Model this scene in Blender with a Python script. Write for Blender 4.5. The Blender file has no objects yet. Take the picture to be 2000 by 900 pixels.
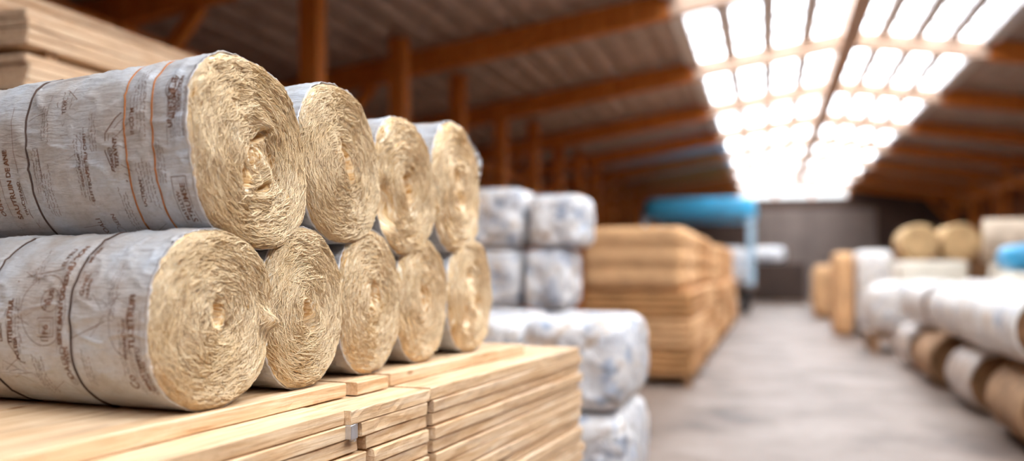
import bpy, math, random
import numpy as np
from mathutils import Vector
R0 = random.Random(7)
sc = bpy.context.scene
COL = sc.collection
F = 1750.0; CX = 1000.0; HY = 525.0; CAMZ = 1.5
PHI = math.atan(500/F); TH = math.atan(683/F)
cP, sP, cT, sT = math.cos(PHI), math.sin(PHI), math.cos(TH), math.sin(TH)

# ------------------------------------------------------------------ noise
_rng = np.random.RandomState(5)
_perm = _rng.permutation(256); _perm = np.concatenate([_perm, _perm, _perm])
_g = _rng.normal(size=(256, 3)); _g /= np.linalg.norm(_g, axis=1)[:, None]
def pn(x, y, z):
    x, y, z = np.broadcast_arrays(np.asarray(x, float), np.asarray(y, float), np.asarray(z, float))
    xi, yi, zi = [np.floor(a).astype(int) for a in (x, y, z)]
    xf, yf, zf = x-xi, y-yi, z-zi
    u, v, w = [t*t*t*(t*(t*6-15)+10) for t in (xf, yf, zf)]
    xi &= 255; yi &= 255; zi &= 255
    def h(a, b, c, dx, dy, dz):
        g = _g[_perm[_perm[_perm[xi+a]+yi+b]+zi+c]]
        return g[..., 0]*dx+g[..., 1]*dy+g[..., 2]*dz
    def L(a, b, t): return a+(b-a)*t
    x00 = L(h(0,0,0,xf,yf,zf), h(1,0,0,xf-1,yf,zf), u)
    x10 = L(h(0,1,0,xf,yf-1,zf), h(1,1,0,xf-1,yf-1,zf), u)
    x01 = L(h(0,0,1,xf,yf,zf-1), h(1,0,1,xf-1,yf,zf-1), u)
    x11 = L(h(0,1,1,xf,yf-1,zf-1), h(1,1,1,xf-1,yf-1,zf-1), u)
    return L(L(x00, x10, v), L(x01, x11, v), w)*1.4

# ------------------------------------------------------------------ object helpers
def mesh_np(name, V, Fc, mats, parent=None, smooth=True, midx=None, attrs=None):
    me = bpy.data.meshes.new(name)
    me.from_pydata([tuple(v) for v in np.asarray(V, float).tolist()], [], Fc)
    if not isinstance(mats, (list, tuple)): mats = [mats]
    for m in mats: me.materials.append(m)
    if smooth: me.polygons.foreach_set('use_smooth', [True]*len(me.polygons))
    if midx is not None: me.polygons.foreach_set('material_index', midx)
    for k, arr in (attrs or {}).items():
        at = me.attributes.new(k, 'FLOAT_VECTOR', 'POINT')
        at.data.foreach_set('vector', np.asarray(arr, dtype=np.float32).ravel())
    me.update()
    o = bpy.data.objects.new(name, me); COL.objects.link(o)
    if parent: o.parent = parent
    return o
def tag(o, label=None, cat=None, group=None, kind=None):
    if label: o['label'] = label
    if cat: o['category'] = cat
    if group: o['group'] = group
    if kind: o['kind'] = kind
    return o
def empty(name, loc, rz=0.0):
    o = bpy.data.objects.new(name, None); COL.objects.link(o)
    o.location = loc; o.rotation_euler = (0, 0, rz); o.empty_display_size = 0.1
    return o
def dup(o, name=None, parent=None):
    c = o.copy(); COL.objects.link(c)
    if parent: c.parent = parent
    for ch in list(o.children): dup(ch, parent=c)
    return c
class MB:
    """collects simple solids into one mesh"""
    def __init__(s): s.V = []; s.F = []; s.M = []
    def add(s, V, Fc, m=0):
        b = len(s.V); s.V += [tuple(v) for v in V]; s.F += [tuple(b+i for i in f) for f in Fc]; s.M += [m]*len(Fc)
    def box(s, x0, x1, y0, y1, z0, z1, m=0, bev=0.0):
        if bev <= 0:
            V = [(x, y, z) for z in (z0, z1) for y in (y0, y1) for x in (x0, x1)]
            s.add(V, [(0,2,3,1), (4,5,7,6), (0,1,5,4), (2,6,7,3), (0,4,6,2), (1,3,7,5)], m)
        else:
            b = min(bev, (x1-x0)/2.1, (y1-y0)/2.1, (z1-z0)/2.1)
            V = []
            for (X, Y, Z, sx, sy, sz) in [(x, y, z, a, c, d) for (x, a) in ((x0, 1), (x1, -1)) for (y, c) in ((y0, 1), (y1, -1)) for (z, d) in ((z0, 1), (z1, -1))]:
                V += [(X, Y+sy*b, Z+sz*b), (X+sx*b, Y, Z+sz*b), (X+sx*b, Y+sy*b, Z)]
            def i(x, y, z, k): return ((x*2+y)*2+z)*3+k
            Fc = []
            for x in (0, 1):
                f = [i(x,0,0,0), i(x,0,1,0), i(x,1,1,0), i(x,1,0,0)]; Fc.append(f if x == 0 else f[::-1])
            for y in (0, 1):
                f = [i(0,y,0,1), i(1,y,0,1), i(1,y,1,1), i(0,y,1,1)]; Fc.append(f if y == 0 else f[::-1])
            for z in (0, 1):
                f = [i(0,0,z,2), i(0,1,z,2), i(1,1,z,2), i(1,0,z,2)]; Fc.append(f if z == 0 else f[::-1])
            for a in (0, 1):
                for c in (0, 1):
                    f = [i(a,c,0,0), i(a,c,1,0), i(a,c,1,1), i(a,c,0,1)]; Fc.append(f if a == c else f[::-1])
                    f = [i(a,0,c,0), i(a,1,c,0), i(a,1,c,2), i(a,0,c,2)]; Fc.append(f[::-1] if a == c else f)
                    f = [i(0,a,c,1), i(1,a,c,1), i(1,a,c,2), i(0,a,c,2)]; Fc.append(f if a == c else f[::-1])
            for x in (0, 1):
                for y in (0, 1):
                    for z in (0, 1):
                        f = [i(x,y,z,0), i(x,y,z,1), i(x,y,z,2)]; Fc.append(f if (x+y+z) % 2 == 0 else f[::-1])
            s.add(V, Fc, m)
    def beam(s, p0, p1, w, h, m=0):
        """rectangular bar between two points, w across, h in the vertical sense"""
        p0 = Vector(p0); p1 = Vector(p1); d = (p1-p0).normalized()
        up = Vector((0, 0, 1)) if abs(d.z) < .95 else Vector((0, 1, 0))
        sd = d.cross(up).normalized(); u2 = sd.cross(d).normalized()
        V = []
        for p in (p0, p1):
            for a, b in ((-1,-1), (1,-1), (1,1), (-1,1)): V.append(tuple(p+sd*a*w/2+u2*b*h/2))
        s.add(V, [(0,1,2,3), (7,6,5,4), (0,4,5,1), (1,5,6,2), (2,6,7,3), (3,7,4,0)], m)
    def cyl(s, c, ax, r, L, n=20, m=0):
        c = Vector(c); ax = Vector(ax).normalized()
        t = ax.orthogonal().normalized(); b = ax.cross(t); V = []
        for e in (-L/2, L/2):
            for k in range(n):
                a = 2*math.pi*k/n; V.append(tuple(c+ax*e+t*math.cos(a)*r+b*math.sin(a)*r))
        Fc = [(k, (k+1) % n, n+(k+1) % n, n+k) for k in range(n)]+[tuple(range(n))[::-1], tuple(range(n, 2*n))]
        s.add(V, Fc, m)
    def build(s, name, mats, parent=None, smooth=False):
        return mesh_np(name, s.V, s.F, mats, parent, smooth, s.M)

# ------------------------------------------------------------------ materials
def new_mat(name):
    m = bpy.data.materials.new(name); m.use_nodes = True
    nt = m.node_tree; b = nt.nodes['Principled BSDF']
    return m, nt, b
def N(nt, t, **kw):
    n = nt.nodes.new(t)
    for k, v in kw.items():
        if k.startswith('i_'): n.inputs[k[2:].replace('_', ' ')].default_value = v
        else: setattr(n, k, v)
    return n
def ramp(nt, fac, stops):
    r = nt.nodes.new('ShaderNodeValToRGB'); e = r.color_ramp.elements
    while len(e) < len(stops): e.new(0.5)
    for k, (p, c) in enumerate(stops): e[k].position = p; e[k].color = (*c, 1) if len(c) == 3 else c
    nt.links.new(fac, r.inputs[0]); return r.outputs[0]
def mix(nt, fac, a, b, bt='MIX'):
    n = nt.nodes.new('ShaderNodeMix'); n.data_type = 'RGBA'; n.blend_type = bt
    for sock, v in ((n.inputs[0], fac), (n.inputs[6], a), (n.inputs[7], b)):
        if hasattr(v, 'links'): nt.links.new(v, sock)
        elif isinstance(v, (int, float)): sock.default_value = v
        else: sock.default_value = (*v, 1)
    return n.outputs[2]
def coords(nt, scale=(1,1,1), kind='Object', rnd=True):
    tc = nt.nodes.new('ShaderNodeTexCoord'); out = tc.outputs[kind]
    if rnd:
        oi = nt.nodes.new('ShaderNodeObjectInfo'); mm = N(nt, 'ShaderNodeMath', operation='MULTIPLY'); mm.inputs[1].default_value = 37.0
        nt.links.new(oi.outputs['Random'], mm.inputs[0])
        ad = N(nt, 'ShaderNodeVectorMath', operation='ADD'); nt.links.new(out, ad.inputs[0]); nt.links.new(mm.outputs[0], ad.inputs[1]); out = ad.outputs[0]
    mp = nt.nodes.new('ShaderNodeMapping'); mp.inputs['Scale'].default_value = scale
    nt.links.new(out, mp.inputs[0]); return mp.outputs[0]
def noise(nt, vec, scale, detail=4, rough=.55, dist=0.0):
    n = N(nt, 'ShaderNodeTexNoise'); n.inputs['Scale'].default_value = scale; n.inputs['Detail'].default_value = detail
    n.inputs['Roughness'].default_value = rough; n.inputs['Distortion'].default_value = dist
    nt.links.new(vec, n.inputs['Vector']); return n.outputs['Fac']
def bump(nt, b, h, strength, dist):
    n = nt.nodes.new('ShaderNodeBump'); n.inputs['Strength'].default_value = strength; n.inputs['Distance'].default_value = dist
    nt.links.new(h, n.inputs['Height']); nt.links.new(n.outputs[0], b.inputs['Normal'])

def wool_mat(name, lo, mid, hi):
    m, nt, b = new_mat(name)
    at = N(nt, 'ShaderNodeAttribute', attribute_name='flow')
    f1 = noise(nt, at.outputs['Vector'], 1.0, 2, .5, .5)
    mp = nt.nodes.new('ShaderNodeMapping'); mp.inputs['Scale'].default_value = (2.0, 2.0, 2.0); nt.links.new(at.outputs['Vector'], mp.inputs[0])
    f2 = noise(nt, mp.outputs[0], 1.0, 1, .5, .5)
    lowf = noise(nt, coords(nt), 7.0, 3, .5)
    c = ramp(nt, f1, [(.30, lo), (.48, mid), (.66, hi)])
    c2 = ramp(nt, f2, [(.30, (.66, .54, .42)), (.46, (1, 1, 1)), (.66, (1.0, 1.0, 1.0)), (.76, (.92, .93, 1.0))])
    c = mix(nt, .65, c, c2, 'MULTIPLY')
    c3 = ramp(nt, lowf, [(.36, (.88, .82, .72)), (.55, (1, 1, 1))])
    c = mix(nt, .7, c, c3, 'MULTIPLY')
    nt.links.new(c, b.inputs['Base Color'])
    b.inputs['Roughness'].default_value = .9; b.inputs['Specular IOR Level'].default_value = .15
    ad = N(nt, 'ShaderNodeMath', operation='ADD'); nt.links.new(f1, ad.inputs[0]); nt.links.new(f2, ad.inputs[1])
    bump(nt, b, ad.outputs[0], .4, .0022)
    return m
M_WOOL = wool_mat('mineral_wool', (.57, .335, .125), (.91, .70, .41), (.98, .91, .76))

def paper_mat():
    m, nt, b = new_mat('grey_wrap_paper')
    v = coords(nt)
    n1 = noise(nt, v, 5, 5, .6); n2 = noise(nt, v, 60, 4, .7); n3 = noise(nt, coords(nt, (1.0, 7, 7)), 14, 3, .6, .8)
    c = ramp(nt, n1, [(.3, (.37, .30, .25)), (.46, (.46, .44, .425)), (.66, (.51, .545, .59))])
    c2 = ramp(nt, n2, [(.35, (.78, .74, .70)), (.52, (1, 1, 1))])
    c = mix(nt, .55, c, c2, 'MULTIPLY')
    nt.links.new(c, b.inputs['Base Color'])
    b.inputs['Roughness'].default_value = .42; b.inputs['Specular IOR Level'].default_value = .5
    ad = N(nt, 'ShaderNodeMath', operation='ADD'); nt.links.new(n1, ad.inputs[0]); nt.links.new(n3, ad.inputs[1])
    bump(nt, b, ad.outputs[0], .45, .010)
    return m
M_PAPER = paper_mat()
def flat_mat(name, col, rough=.6, metal=0, var=.25, scale=8, spec=.4, bmp=0.0):
    m, nt, b = new_mat(name)
    n1 = noise(nt, coords(nt), scale, 5, .6)
    c = ramp(nt, n1, [(.3, tuple(x*(1-var) for x in col)), (.7, tuple(min(1, x*(1+var)) for x in col))])
    nt.links.new(c, b.inputs['Base Color']); b.inputs['Roughness'].default_value = rough
    b.inputs['Metallic'].default_value = metal; b.inputs['Specular IOR Level'].default_value = spec
    if bmp: bump(nt, b, n1, .5, bmp)
    return m
M_INK = flat_mat('brown_print_ink', (.17, .08, .045), .6, var=.35, scale=60)
M_INKO = flat_mat('orange_string', (.40, .13, .022), .7, scale=80)
M_INKD = flat_mat('dark_string', (.07, .04, .03), .8, scale=80)
M_LIP = flat_mat('torn_paper_edge', (.66, .66, .69), .6, scale=40, bmp=.003)

def wood_mat(name, cols, rough=.6, long_axis=0, knots=True, stain=.5, gs=1.0):
    m, nt, b = new_mat(name)
    sc_ = [14*gs, 14*gs, 14*gs]; sc_[long_axis] = .9*gs
    v = coords(nt, tuple(sc_))
    g = noise(nt, v, 2.4, 6, .62, .9)
    v2 = [60*gs, 60*gs, 60*gs]; v2[long_axis] = 1.6*gs
    g2 = noise(nt, coords(nt, tuple(v2)), 3.0, 3, .6, .3)
    c = ramp(nt, g, [(.28, cols[0]), (.5, cols[1]), (.72, cols[2])])
    c = mix(nt, .4, c, ramp(nt, g2, [(.35, (.72, .60, .48)), (.55, (1, 1, 1))]), 'MULTIPLY')
    if stain:
        sv = [5*gs, 5*gs, 5*gs]; sv[long_axis] = 1.2*gs
        s = noise(nt, coords(nt, tuple(sv)), 1.6, 5, .65, .4)
        c = mix(nt, stain, c, ramp(nt, s, [(.34, (.55, .50, .52)), (.46, (1, 1, 1)), (.62, (1, 1, 1)), (.74, (.86, .72, .56))]), 'MULTIPLY')
    if knots:
        kv = [9, 9, 9]; kv[long_axis] = 3.0
        vo = N(nt, 'ShaderNodeTexVoronoi'); vo.inputs['Scale'].default_value = 1.0
        nt.links.new(coords(nt, tuple(kv)), vo.inputs['Vector'])
        k = ramp(nt, vo.outputs['Distance'], [(.035, (.42, .24, .12)), (.10, (1, 1, 1))])
        c = mix(nt, .75, c, k, 'MULTIPLY')
    nt.links.new(c, b.inputs['Base Color']); b.inputs['Roughness'].default_value = rough
    b.inputs['Specular IOR Level'].default_value = .3
    ad = N(nt, 'ShaderNodeMath', operation='ADD'); nt.links.new(g, ad.inputs[0]); nt.links.new(g2, ad.inputs[1])
    bump(nt, b, ad.outputs[0], .35, .004)
    return m
M_PINE = wood_mat('sawn_pine', [(.52, .31, .15), (.72, .51, .31), (.83, .68, .49)], long_axis=1)
M_PINEFAR = wood_mat('stacked_pine', [(.62, .40, .23), (.80, .58, .38), (.88, .72, .52)], long_axis=1, knots=False)
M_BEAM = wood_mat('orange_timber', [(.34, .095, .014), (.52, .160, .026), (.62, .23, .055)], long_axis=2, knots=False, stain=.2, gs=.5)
M_HAZEB = wood_mat('haze_painted_timber', [(.38, .24, .16), (.52, .36, .26), (.62, .46, .36)], long_axis=0, knots=False, stain=.2, gs=.5)  # timber under the skylight, bleaching haze and bloom painted in as a paler colour
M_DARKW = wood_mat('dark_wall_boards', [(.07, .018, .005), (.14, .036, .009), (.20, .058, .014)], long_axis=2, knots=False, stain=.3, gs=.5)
M_PALLET = wood_mat('brown_pallet_wood', [(.20, .10, .045), (.30, .16, .075), (.40, .23, .12)], long_axis=0, knots=False, stain=.4, gs=.6)
M_TIN = flat_mat('roof_sheet', (.37, .285, .245), .55, .2, .25, 3)
M_STEEL = flat_mat('galvanised_steel', (.62, .64, .68), .35, .9, .15, 30)
M_CARD = flat_mat('tan_slab_pack', (.46, .235, .095), .8, 0, .22, 3, .2, .02)
M_CARDL = flat_mat('pale_tan_slab_pack', (.62, .36, .175), .75, 0, .2, 3, .2, .02)
M_CREAM = flat_mat('cream_wrapped_pack', (.80, .74, .62), .6, 0, .12, 3, .3, .02)
M_BLUE = flat_mat('blue_tarpaulin', (.05, .36, .62), .35, 0, .12, 2, .5, .02)
M_PBLUE = flat_mat('pale_blue_paint', (.42, .58, .70), .4, 0, .1, 3)
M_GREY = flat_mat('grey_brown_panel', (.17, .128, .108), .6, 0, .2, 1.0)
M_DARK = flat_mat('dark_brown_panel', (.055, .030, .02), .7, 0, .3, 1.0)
M_RUBBER = flat_mat('black_rubber', (.03, .03, .03), .8)
M_WHITEP = flat_mat('white_frame_paint', (.62, .60, .60), .5, 0, .1, 4)
def bale_mat(name, a, b_, c_, d_):
    m, nt, b = new_mat(name)
    v = coords(nt)
    n1 = noise(nt, v, 4.5, 3, .55, .5)
    c = ramp(nt, n1, [(.30, a), (.42, b_), (.60, c_), (.74, d_)])
    n2 = noise(nt, coords(nt, (1, 1, 1)), 6.5, 2, .5, .2)
    c = mix(nt, .6, c, ramp(nt, n2, [(.33, (.26, .44, .70)), (.42, (1, 1, 1)), (.60, (1, 1, 1)), (.68, (.74, .52, .32))]), 'MULTIPLY')
    nt.links.new(c, b.inputs['Base Color']); b.inputs['Roughness'].default_value = .28
    b.inputs['Specular IOR Level'].default_value = .6
    bump(nt, b, noise(nt, v, 11, 4, .6, 1.0), .8, .035)
    return m
M_BALE = bale_mat('white_bale_film', (.34, .38, .47), (.60, .61, .64), (.82, .81, .80), (.50, .40, .32))
M_WROLL = bale_mat('white_roll_film', (.46, .40, .36), (.66, .62, .58), (.76, .72, .67), (.60, .46, .32))

M_BROLL = bale_mat('brownish_roll_film', (.26, .17, .12), (.44, .34, .27), (.60, .52, .45), (.38, .23, .13))
def floor_mat():
    m, nt, b = new_mat('worn_concrete')
    v = coords(nt, rnd=False)
    n1 = noise(nt, v, .9, 6, .6, .3); n2 = noise(nt, v, 5, 5, .7)
    c = ramp(nt, n1, [(.32, (.085, .054, .036)), (.48, (.21, .150, .115)), (.66, (.29, .222, .18))])
    c = mix(nt, .5, c, ramp(nt, n2, [(.35, (.72, .68, .66)), (.6, (1, 1, 1))]), 'MULTIPLY')
    nt.links.new(c, b.inputs['Base Color']); b.inputs['Roughness'].default_value = .55
    bump(nt, b, n2, .2, .01)
    return m
M_FLOOR = floor_mat()
def glass_mat():
    m, nt, b = new_mat('skylight_sheet')
    nt.nodes.remove(b)
    out = nt.nodes['Material Output']
    tr = N(nt, 'ShaderNodeBsdfTransparent'); tl = N(nt, 'ShaderNodeBsdfTranslucent')
    tr.inputs[0].default_value = (.97, .97, .98, 1); tl.inputs[0].default_value = (.85, .83, .82, 1)
    mx = N(nt, 'ShaderNodeMixShader')
    n = noise(nt, coords(nt, (.6, 3, 1), rnd=False), 1.3, 4, .6, .5)
    f = N(nt, 'ShaderNodeMapRange'); f.inputs[1].default_value = .35; f.inputs[2].default_value = .7; f.inputs[3].default_value = .05; f.inputs[4].default_value = .6
    nt.links.new(n, f.inputs[0]); nt.links.new(f.outputs[0], mx.inputs[0])
    nt.links.new(tr.outputs[0], mx.inputs[1]); nt.links.new(tl.outputs[0], mx.inputs[2]); nt.links.new(mx.outputs[0], out.inputs[0])
    return m
M_GLASS = glass_mat()
M_FROST = flat_mat('dusty_gable_sheet', (.8, .78, .75), .8)
for n_ in M_FROST.node_tree.nodes:
    if n_.type == 'BSDF_PRINCIPLED':
        n_.inputs['Transmission Weight'].default_value = .45


# ------------------------------------------------------------------ building, in aisle coordinates (u across, v along)
def uvw(u, v, z): return (u*cP+v*sP, -u*sP+v*cP, z)
def px_uv(x, Y):
    X = (x-CX)/F*Y
    return X*cP-Y*sP, X*sP+Y*cP
def bl(u, v, z=0.0): return uvw(u, v, z)
UR, HR, SL = 1.46, CAMZ+4.5, .15
UL, URR = UR-2.87, UR+2.40          # skylight edges
WL, WR = -9.4, 9.2
V0, V1 = -5.0, 47.5
def roofz(u): return HR-SL*abs(u-UR)
def place(o, u=0, v=0, z=0, extra=0.0):
    o.location = uvw(u, v, z); o.rotation_euler = (0, 0, -PHI+extra); return o
def struct(o): o['kind'] = 'structure'; return o

mb = MB(); mb.box(WL-.1, WR+.1, V0-.1, V1+.2, -.12, 0); struct(place(mb.build('floor', M_FLOOR)))

def corrugated(name, ua, ub):
    n = int(abs(ub-ua)/.05)
    us = np.linspace(ua, ub, n+1); per = .42; V = []; Fc = []
    for vv in (V0, V1):
        for u in us:
            t = ((u/per) % 1.0); r = .05 if t < .3 else (0.0 if t > .5 else .05*(1-(t-.3)/.2))
            if t > .9: r = .05*((t-.9)/.1)
            V.append((u, vv, roofz(u)+.06+r))
    for vv in (V0, V1):
        for u in us: V.append((u, vv, roofz(u)+.16))
    m_ = n+1
    for k in range(n):
        Fc.append((k, k+1, m_+k+1, m_+k)); Fc.append((2*m_+k, 3*m_+k, 3*m_+k+1, 2*m_+k+1))
    return struct(place(mesh_np(name, V, Fc, M_TIN, None, False)))
corrugated('ceiling', WL-.1, UL); corrugated('ceiling', URR, WR+.1)

# skylight glazing and bars
def glazing(name, ua, ub):
    mb = MB(); n = 4
    for k in range(n):
        a = ua+(ub-ua)*k/n; b = ua+(ub-ua)*(k+1)/n
        V = [(a, V0, roofz(a)+.10), (b, V0, roofz(b)+.10), (b, V1, roofz(b)+.10), (a, V1, roofz(a)+.10)]
        V += [(x, y, z+.006) for x, y, z in V]
        mb.add(V, [(0,3,2,1), (4,5,6,7), (0,1,5,4), (2,3,7,6), (1,2,6,5), (3,0,4,7)])
    o = struct(place(mb.build(name, M_GLASS)))
    fr = MB()
    for k in range(n+1):
        a = ua+(ub-ua)*k/n; w = .24 if k in (0, n) else .24
        fr.beam((a, V0, roofz(a)+.05), (a, V1, roofz(a)+.05), w, .10)
    v = V0+.4
    while v < V1:
        fr.beam((ua, v, roofz(ua)+.06), (ub, v, roofz(ub)+.06), .09, .06); v += 1.15
    f = fr.build('window_frame', M_WHITEP, o)
    return o
glazing('window_1', UL, UR-.05); glazing('window_2', UR+.05, URR)
mb = MB(); mb.beam((UR, V0, HR-.12), (UR, V1, HR-.12), .30, .34); struct(place(mb.build('ridge_beam', M_HAZEB)))
# gutters along the two skylight edges
for ue in (UL, URR):
    mb = MB(); mb.beam((ue, V0, roofz(ue)-.0), (ue, V1, roofz(ue)-.0), .26, .14); struct(place(mb.build('trim_1' if ue == UL else 'trim_2', M_WHITEP)))

PL, PR = -7.3, 8.3
bays = [8.83+4.6*k for k in range(-2, 9)]
for v in bays:
    for side, ue in (('left', PL-1.9), ('right', WR-.05)):
        um = UL if side == 'left' else URR
        mb = MB(); mb.beam((ue, v, roofz(ue)-.17), (um, v, roofz(um)-.17), .18, .36)
        struct(place(mb.build('roof_beam', M_BEAM)))
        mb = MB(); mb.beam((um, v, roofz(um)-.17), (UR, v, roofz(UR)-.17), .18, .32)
        struct(place(mb.build('hazed_roof_beam', M_HAZEB)))  # upper stretch of the same rafter, skylight haze put into its colour
    for up in (PL, PR):
        mb = MB(); zt = roofz(up)-.36
        mb.box(up-.15, up+.15, v-.15, v+.15, 0, zt+.02)
        struct(place(mb.build('timber_column', M_BEAM)))
        mb = MB(); d = 1 if up < 0 else -1
        mb.beam((up, v, zt-1.1), (up+d*1.1, v, roofz(up+d*1.1)-.36), .12, .14)
        struct(place(mb.build('brace_beam', M_BEAM)))
    mb = MB(); mb.beam((PL, v+.15, roofz(PL)-1.5), (PL, v+1.3, roofz(PL)-.42), .12, .14)
    struct(place(mb.build('brace_beam', M_BEAM)))
for k in range(14):
    u = -5.4; Yc = 11.05+2.6*k; v = (Yc+u*sP)/cP
    if v > V1-1: break
    mb = MB(); mb.box(u-.12, u+.12, v-.12, v+.12, 0, roofz(u)+.03); struct(place(mb.build('timber_column', M_BEAM)))
for up in (PL, PR):
    mb = MB(); mb.beam((up, V0, roofz(up)-.47), (up, V1, roofz(up)-.47), .16, .26); struct(place(mb.build('eave_beam', M_BEAM)))
# side walls with boards and studs
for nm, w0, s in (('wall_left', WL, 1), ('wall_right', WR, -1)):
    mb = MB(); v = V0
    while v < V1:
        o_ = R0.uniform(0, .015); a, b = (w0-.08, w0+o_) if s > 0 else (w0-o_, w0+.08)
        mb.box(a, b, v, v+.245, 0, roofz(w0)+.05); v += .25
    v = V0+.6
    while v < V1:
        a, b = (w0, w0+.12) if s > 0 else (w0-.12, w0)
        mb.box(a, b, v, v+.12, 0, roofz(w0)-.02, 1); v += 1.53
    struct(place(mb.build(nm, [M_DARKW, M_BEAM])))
mb = MB(); v = WL
while v < WR:
    mb.box(v, min(v+.395, WR), V0-.1+R0.uniform(0, .01), V0, 0, min(roofz(v), roofz(min(v+.395, WR)))+.05); v += .40
struct(place(mb.build('wall_near', M_DARKW)))
# far gable: dark base, glazed top
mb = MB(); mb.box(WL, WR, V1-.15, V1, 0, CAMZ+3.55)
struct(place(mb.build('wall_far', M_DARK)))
mb = MB()
for k in range(5):
    a = -.6+k*1.15; mb.box(a, a+1.12, V1-.30, V1-.15, 0, CAMZ+3.0); mb.box(a+.5, a+.56, V1-.34, V1-.30, 0, CAMZ+3.0)
struct(place(mb.build('door_1', M_GREY)))
mb = MB()
for (a, b) in ((WL, UL), (URR, WR)):
    mg = MB(); V = [(a, V1-.15, CAMZ+3.5), (b, V1-.15, CAMZ+3.5), (b, V1-.15, roofz(b)+.05), (a, V1-.15, roofz(a)+.05)]
    V += [(x, y+.1, z) for x, y, z in V]
    mg.add(V, [(0,1,2,3), (7,6,5,4), (0,4,5,1), (1,5,6,2), (2,6,7,3), (3,7,4,0)])
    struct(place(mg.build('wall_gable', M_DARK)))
for (a, b) in ((UL, UR), (UR, URR)):
    V = [(a, V1-.1, CAMZ+3.55), (b, V1-.1, CAMZ+3.55), (b, V1-.1, roofz(b)+.05), (a, V1-.1, roofz(a)+.05)]
    V += [(x, y+.02, z) for x, y, z in V]
    mb.add(V, [(0,1,2,3), (7,6,5,4), (0,4,5,1), (1,5,6,2), (2,6,7,3), (3,7,4,0)])
g = struct(place(mb.build('window_3', M_FROST)))
mb = MB()
for k in range(4):
    a = UL+k*1.75; mb.box(a-.06, a+.06, V1-.18, V1-.08, CAMZ+3.5, roofz(a))
mb.build('window_frame', M_BEAM, g)

# ------------------------------------------------------------------ the insulation rolls
OR = np.array([-.794, 2.35]); ZTOP = CAMZ-.3626
def row_xy(s, w=0.0): return (OR[0]+s*sT+w*cT, OR[1]+s*cT-w*sT)

class Roll:
    def __init__(s, W, H, L, seed, skew=0, taper=1.0, n=2.25, rear_drop=0.0, strings=()):
        s.lipk = 1.0; s.flap = .035 if seed == 41 else 0.0
        s.W, s.H, s.L, s.seed, s.skew, s.taper, s.n, s.strings = W, H, L, seed, skew, taper, n, strings
    def Rr(s, ang):
        c, d = np.abs(np.cos(ang)), np.abs(np.sin(ang))
        r = ((c/(s.W/2))**s.n+(d/(s.H/2))**s.n)**(-1/s.n)
        return r*(1+.016*pn(np.cos(ang)*1.6+s.seed, np.sin(ang)*1.6, .3)+.009*pn(np.cos(ang)*5, np.sin(ang)*5+s.seed, 1.3))
    def surf(s, ang, a, off=0.0):
        """point on the wrapper; a = distance behind the front face"""
        ang = np.asarray(ang, float); a = np.asarray(a, float)
        t = np.clip(a/s.L, 0, 1); tp = 1-(1-s.taper)*t
        cy, cz = np.cos(ang), np.sin(ang)
        r = s.Rr(ang)*tp
        flat = np.clip(-cz, 0, 1)**2
        wr = .0050*pn(a*7+s.seed, cy*2.2, cz*2.2)+.0022*pn(a*16, cy*5+s.seed, cz*5)
        rid = 1-np.abs(pn(a*11+s.seed*2, cy*3.3+a*4, cz*3.3))*2.2
        wr = wr+.0045*np.clip(rid, 0, 1)**4
        endf = np.exp(-a/.05); rid2 = pn(cy*13+s.seed, cz*13, a*6)
        wr = wr+.0035*rid2*endf
        for (sa, q, _) in s.strings: wr = wr-.0045*np.exp(-((a-sa)/.012)**2)
        wr = wr*(1-.9*flat)
        r = r+wr+off
        y = r*cy-s.skew*(r*cz); z = r*cz
        z = z+0*z
        zb = -s.H/2*tp   # keep the belly on its support while it tapers
        z = z+(s.H/2)*(1-tp)*(-1)*s.__dict__.get('dropk', 1.0)
        if s.__dict__.get('floor', 0): z = np.maximum(z, -s.H/2)
        return np.stack([-a, y, z], -1)

def wrap_mesh(r, nang, na, prints):
    ang = np.linspace(0, 2*np.pi, nang, endpoint=False)
    A = np.concatenate([[0.0], np.linspace(0, 1, na)**1.25*r.L])
    lipj = .004*pn(np.cos(ang)*9+r.seed, np.sin(ang)*9, .7)+.002*pn(np.cos(ang)*30, np.sin(ang)*30, r.seed)
    rows = []
    inner = r.surf(ang, np.full(nang, .012), -.0065); rows.append(inner)
    lip_i = r.surf(ang, np.zeros(nang), -.0012); lip_i[:, 0] += .0015+lipj*r.lipk; rows.append(lip_i)
    lip_o = r.surf(ang, np.zeros(nang), .0005); lip_o[:, 0] += .002+lipj*r.lipk+r.flap*np.exp(-((ang-.55)/.35)**2); rows.append(lip_o)
    for a in A[1:]:
        rows.append(r.surf(ang, np.full(nang, max(a, .004)), 0))
    rows.append(r.surf(ang, np.full(nang, r.L), -.03))
    V = np.concatenate(rows); Fc = []; mi = []
    for k in range(len(rows)-1):
        b = k*nang; c = b+nang
        for j in range(nang):
            j2 = (j+1) % nang
            Fc.append((b+j, b+j2, c+j2, c+j)); mi.append(2 if k < 3 else 0)
    V = V.tolist()
    for (pv, pf) in prints:
        b = len(V); V += pv; Fc += [tuple(b+i for i in f) for f in pf]; mi += [1]*len(pf)
    return V, Fc, mi

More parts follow.
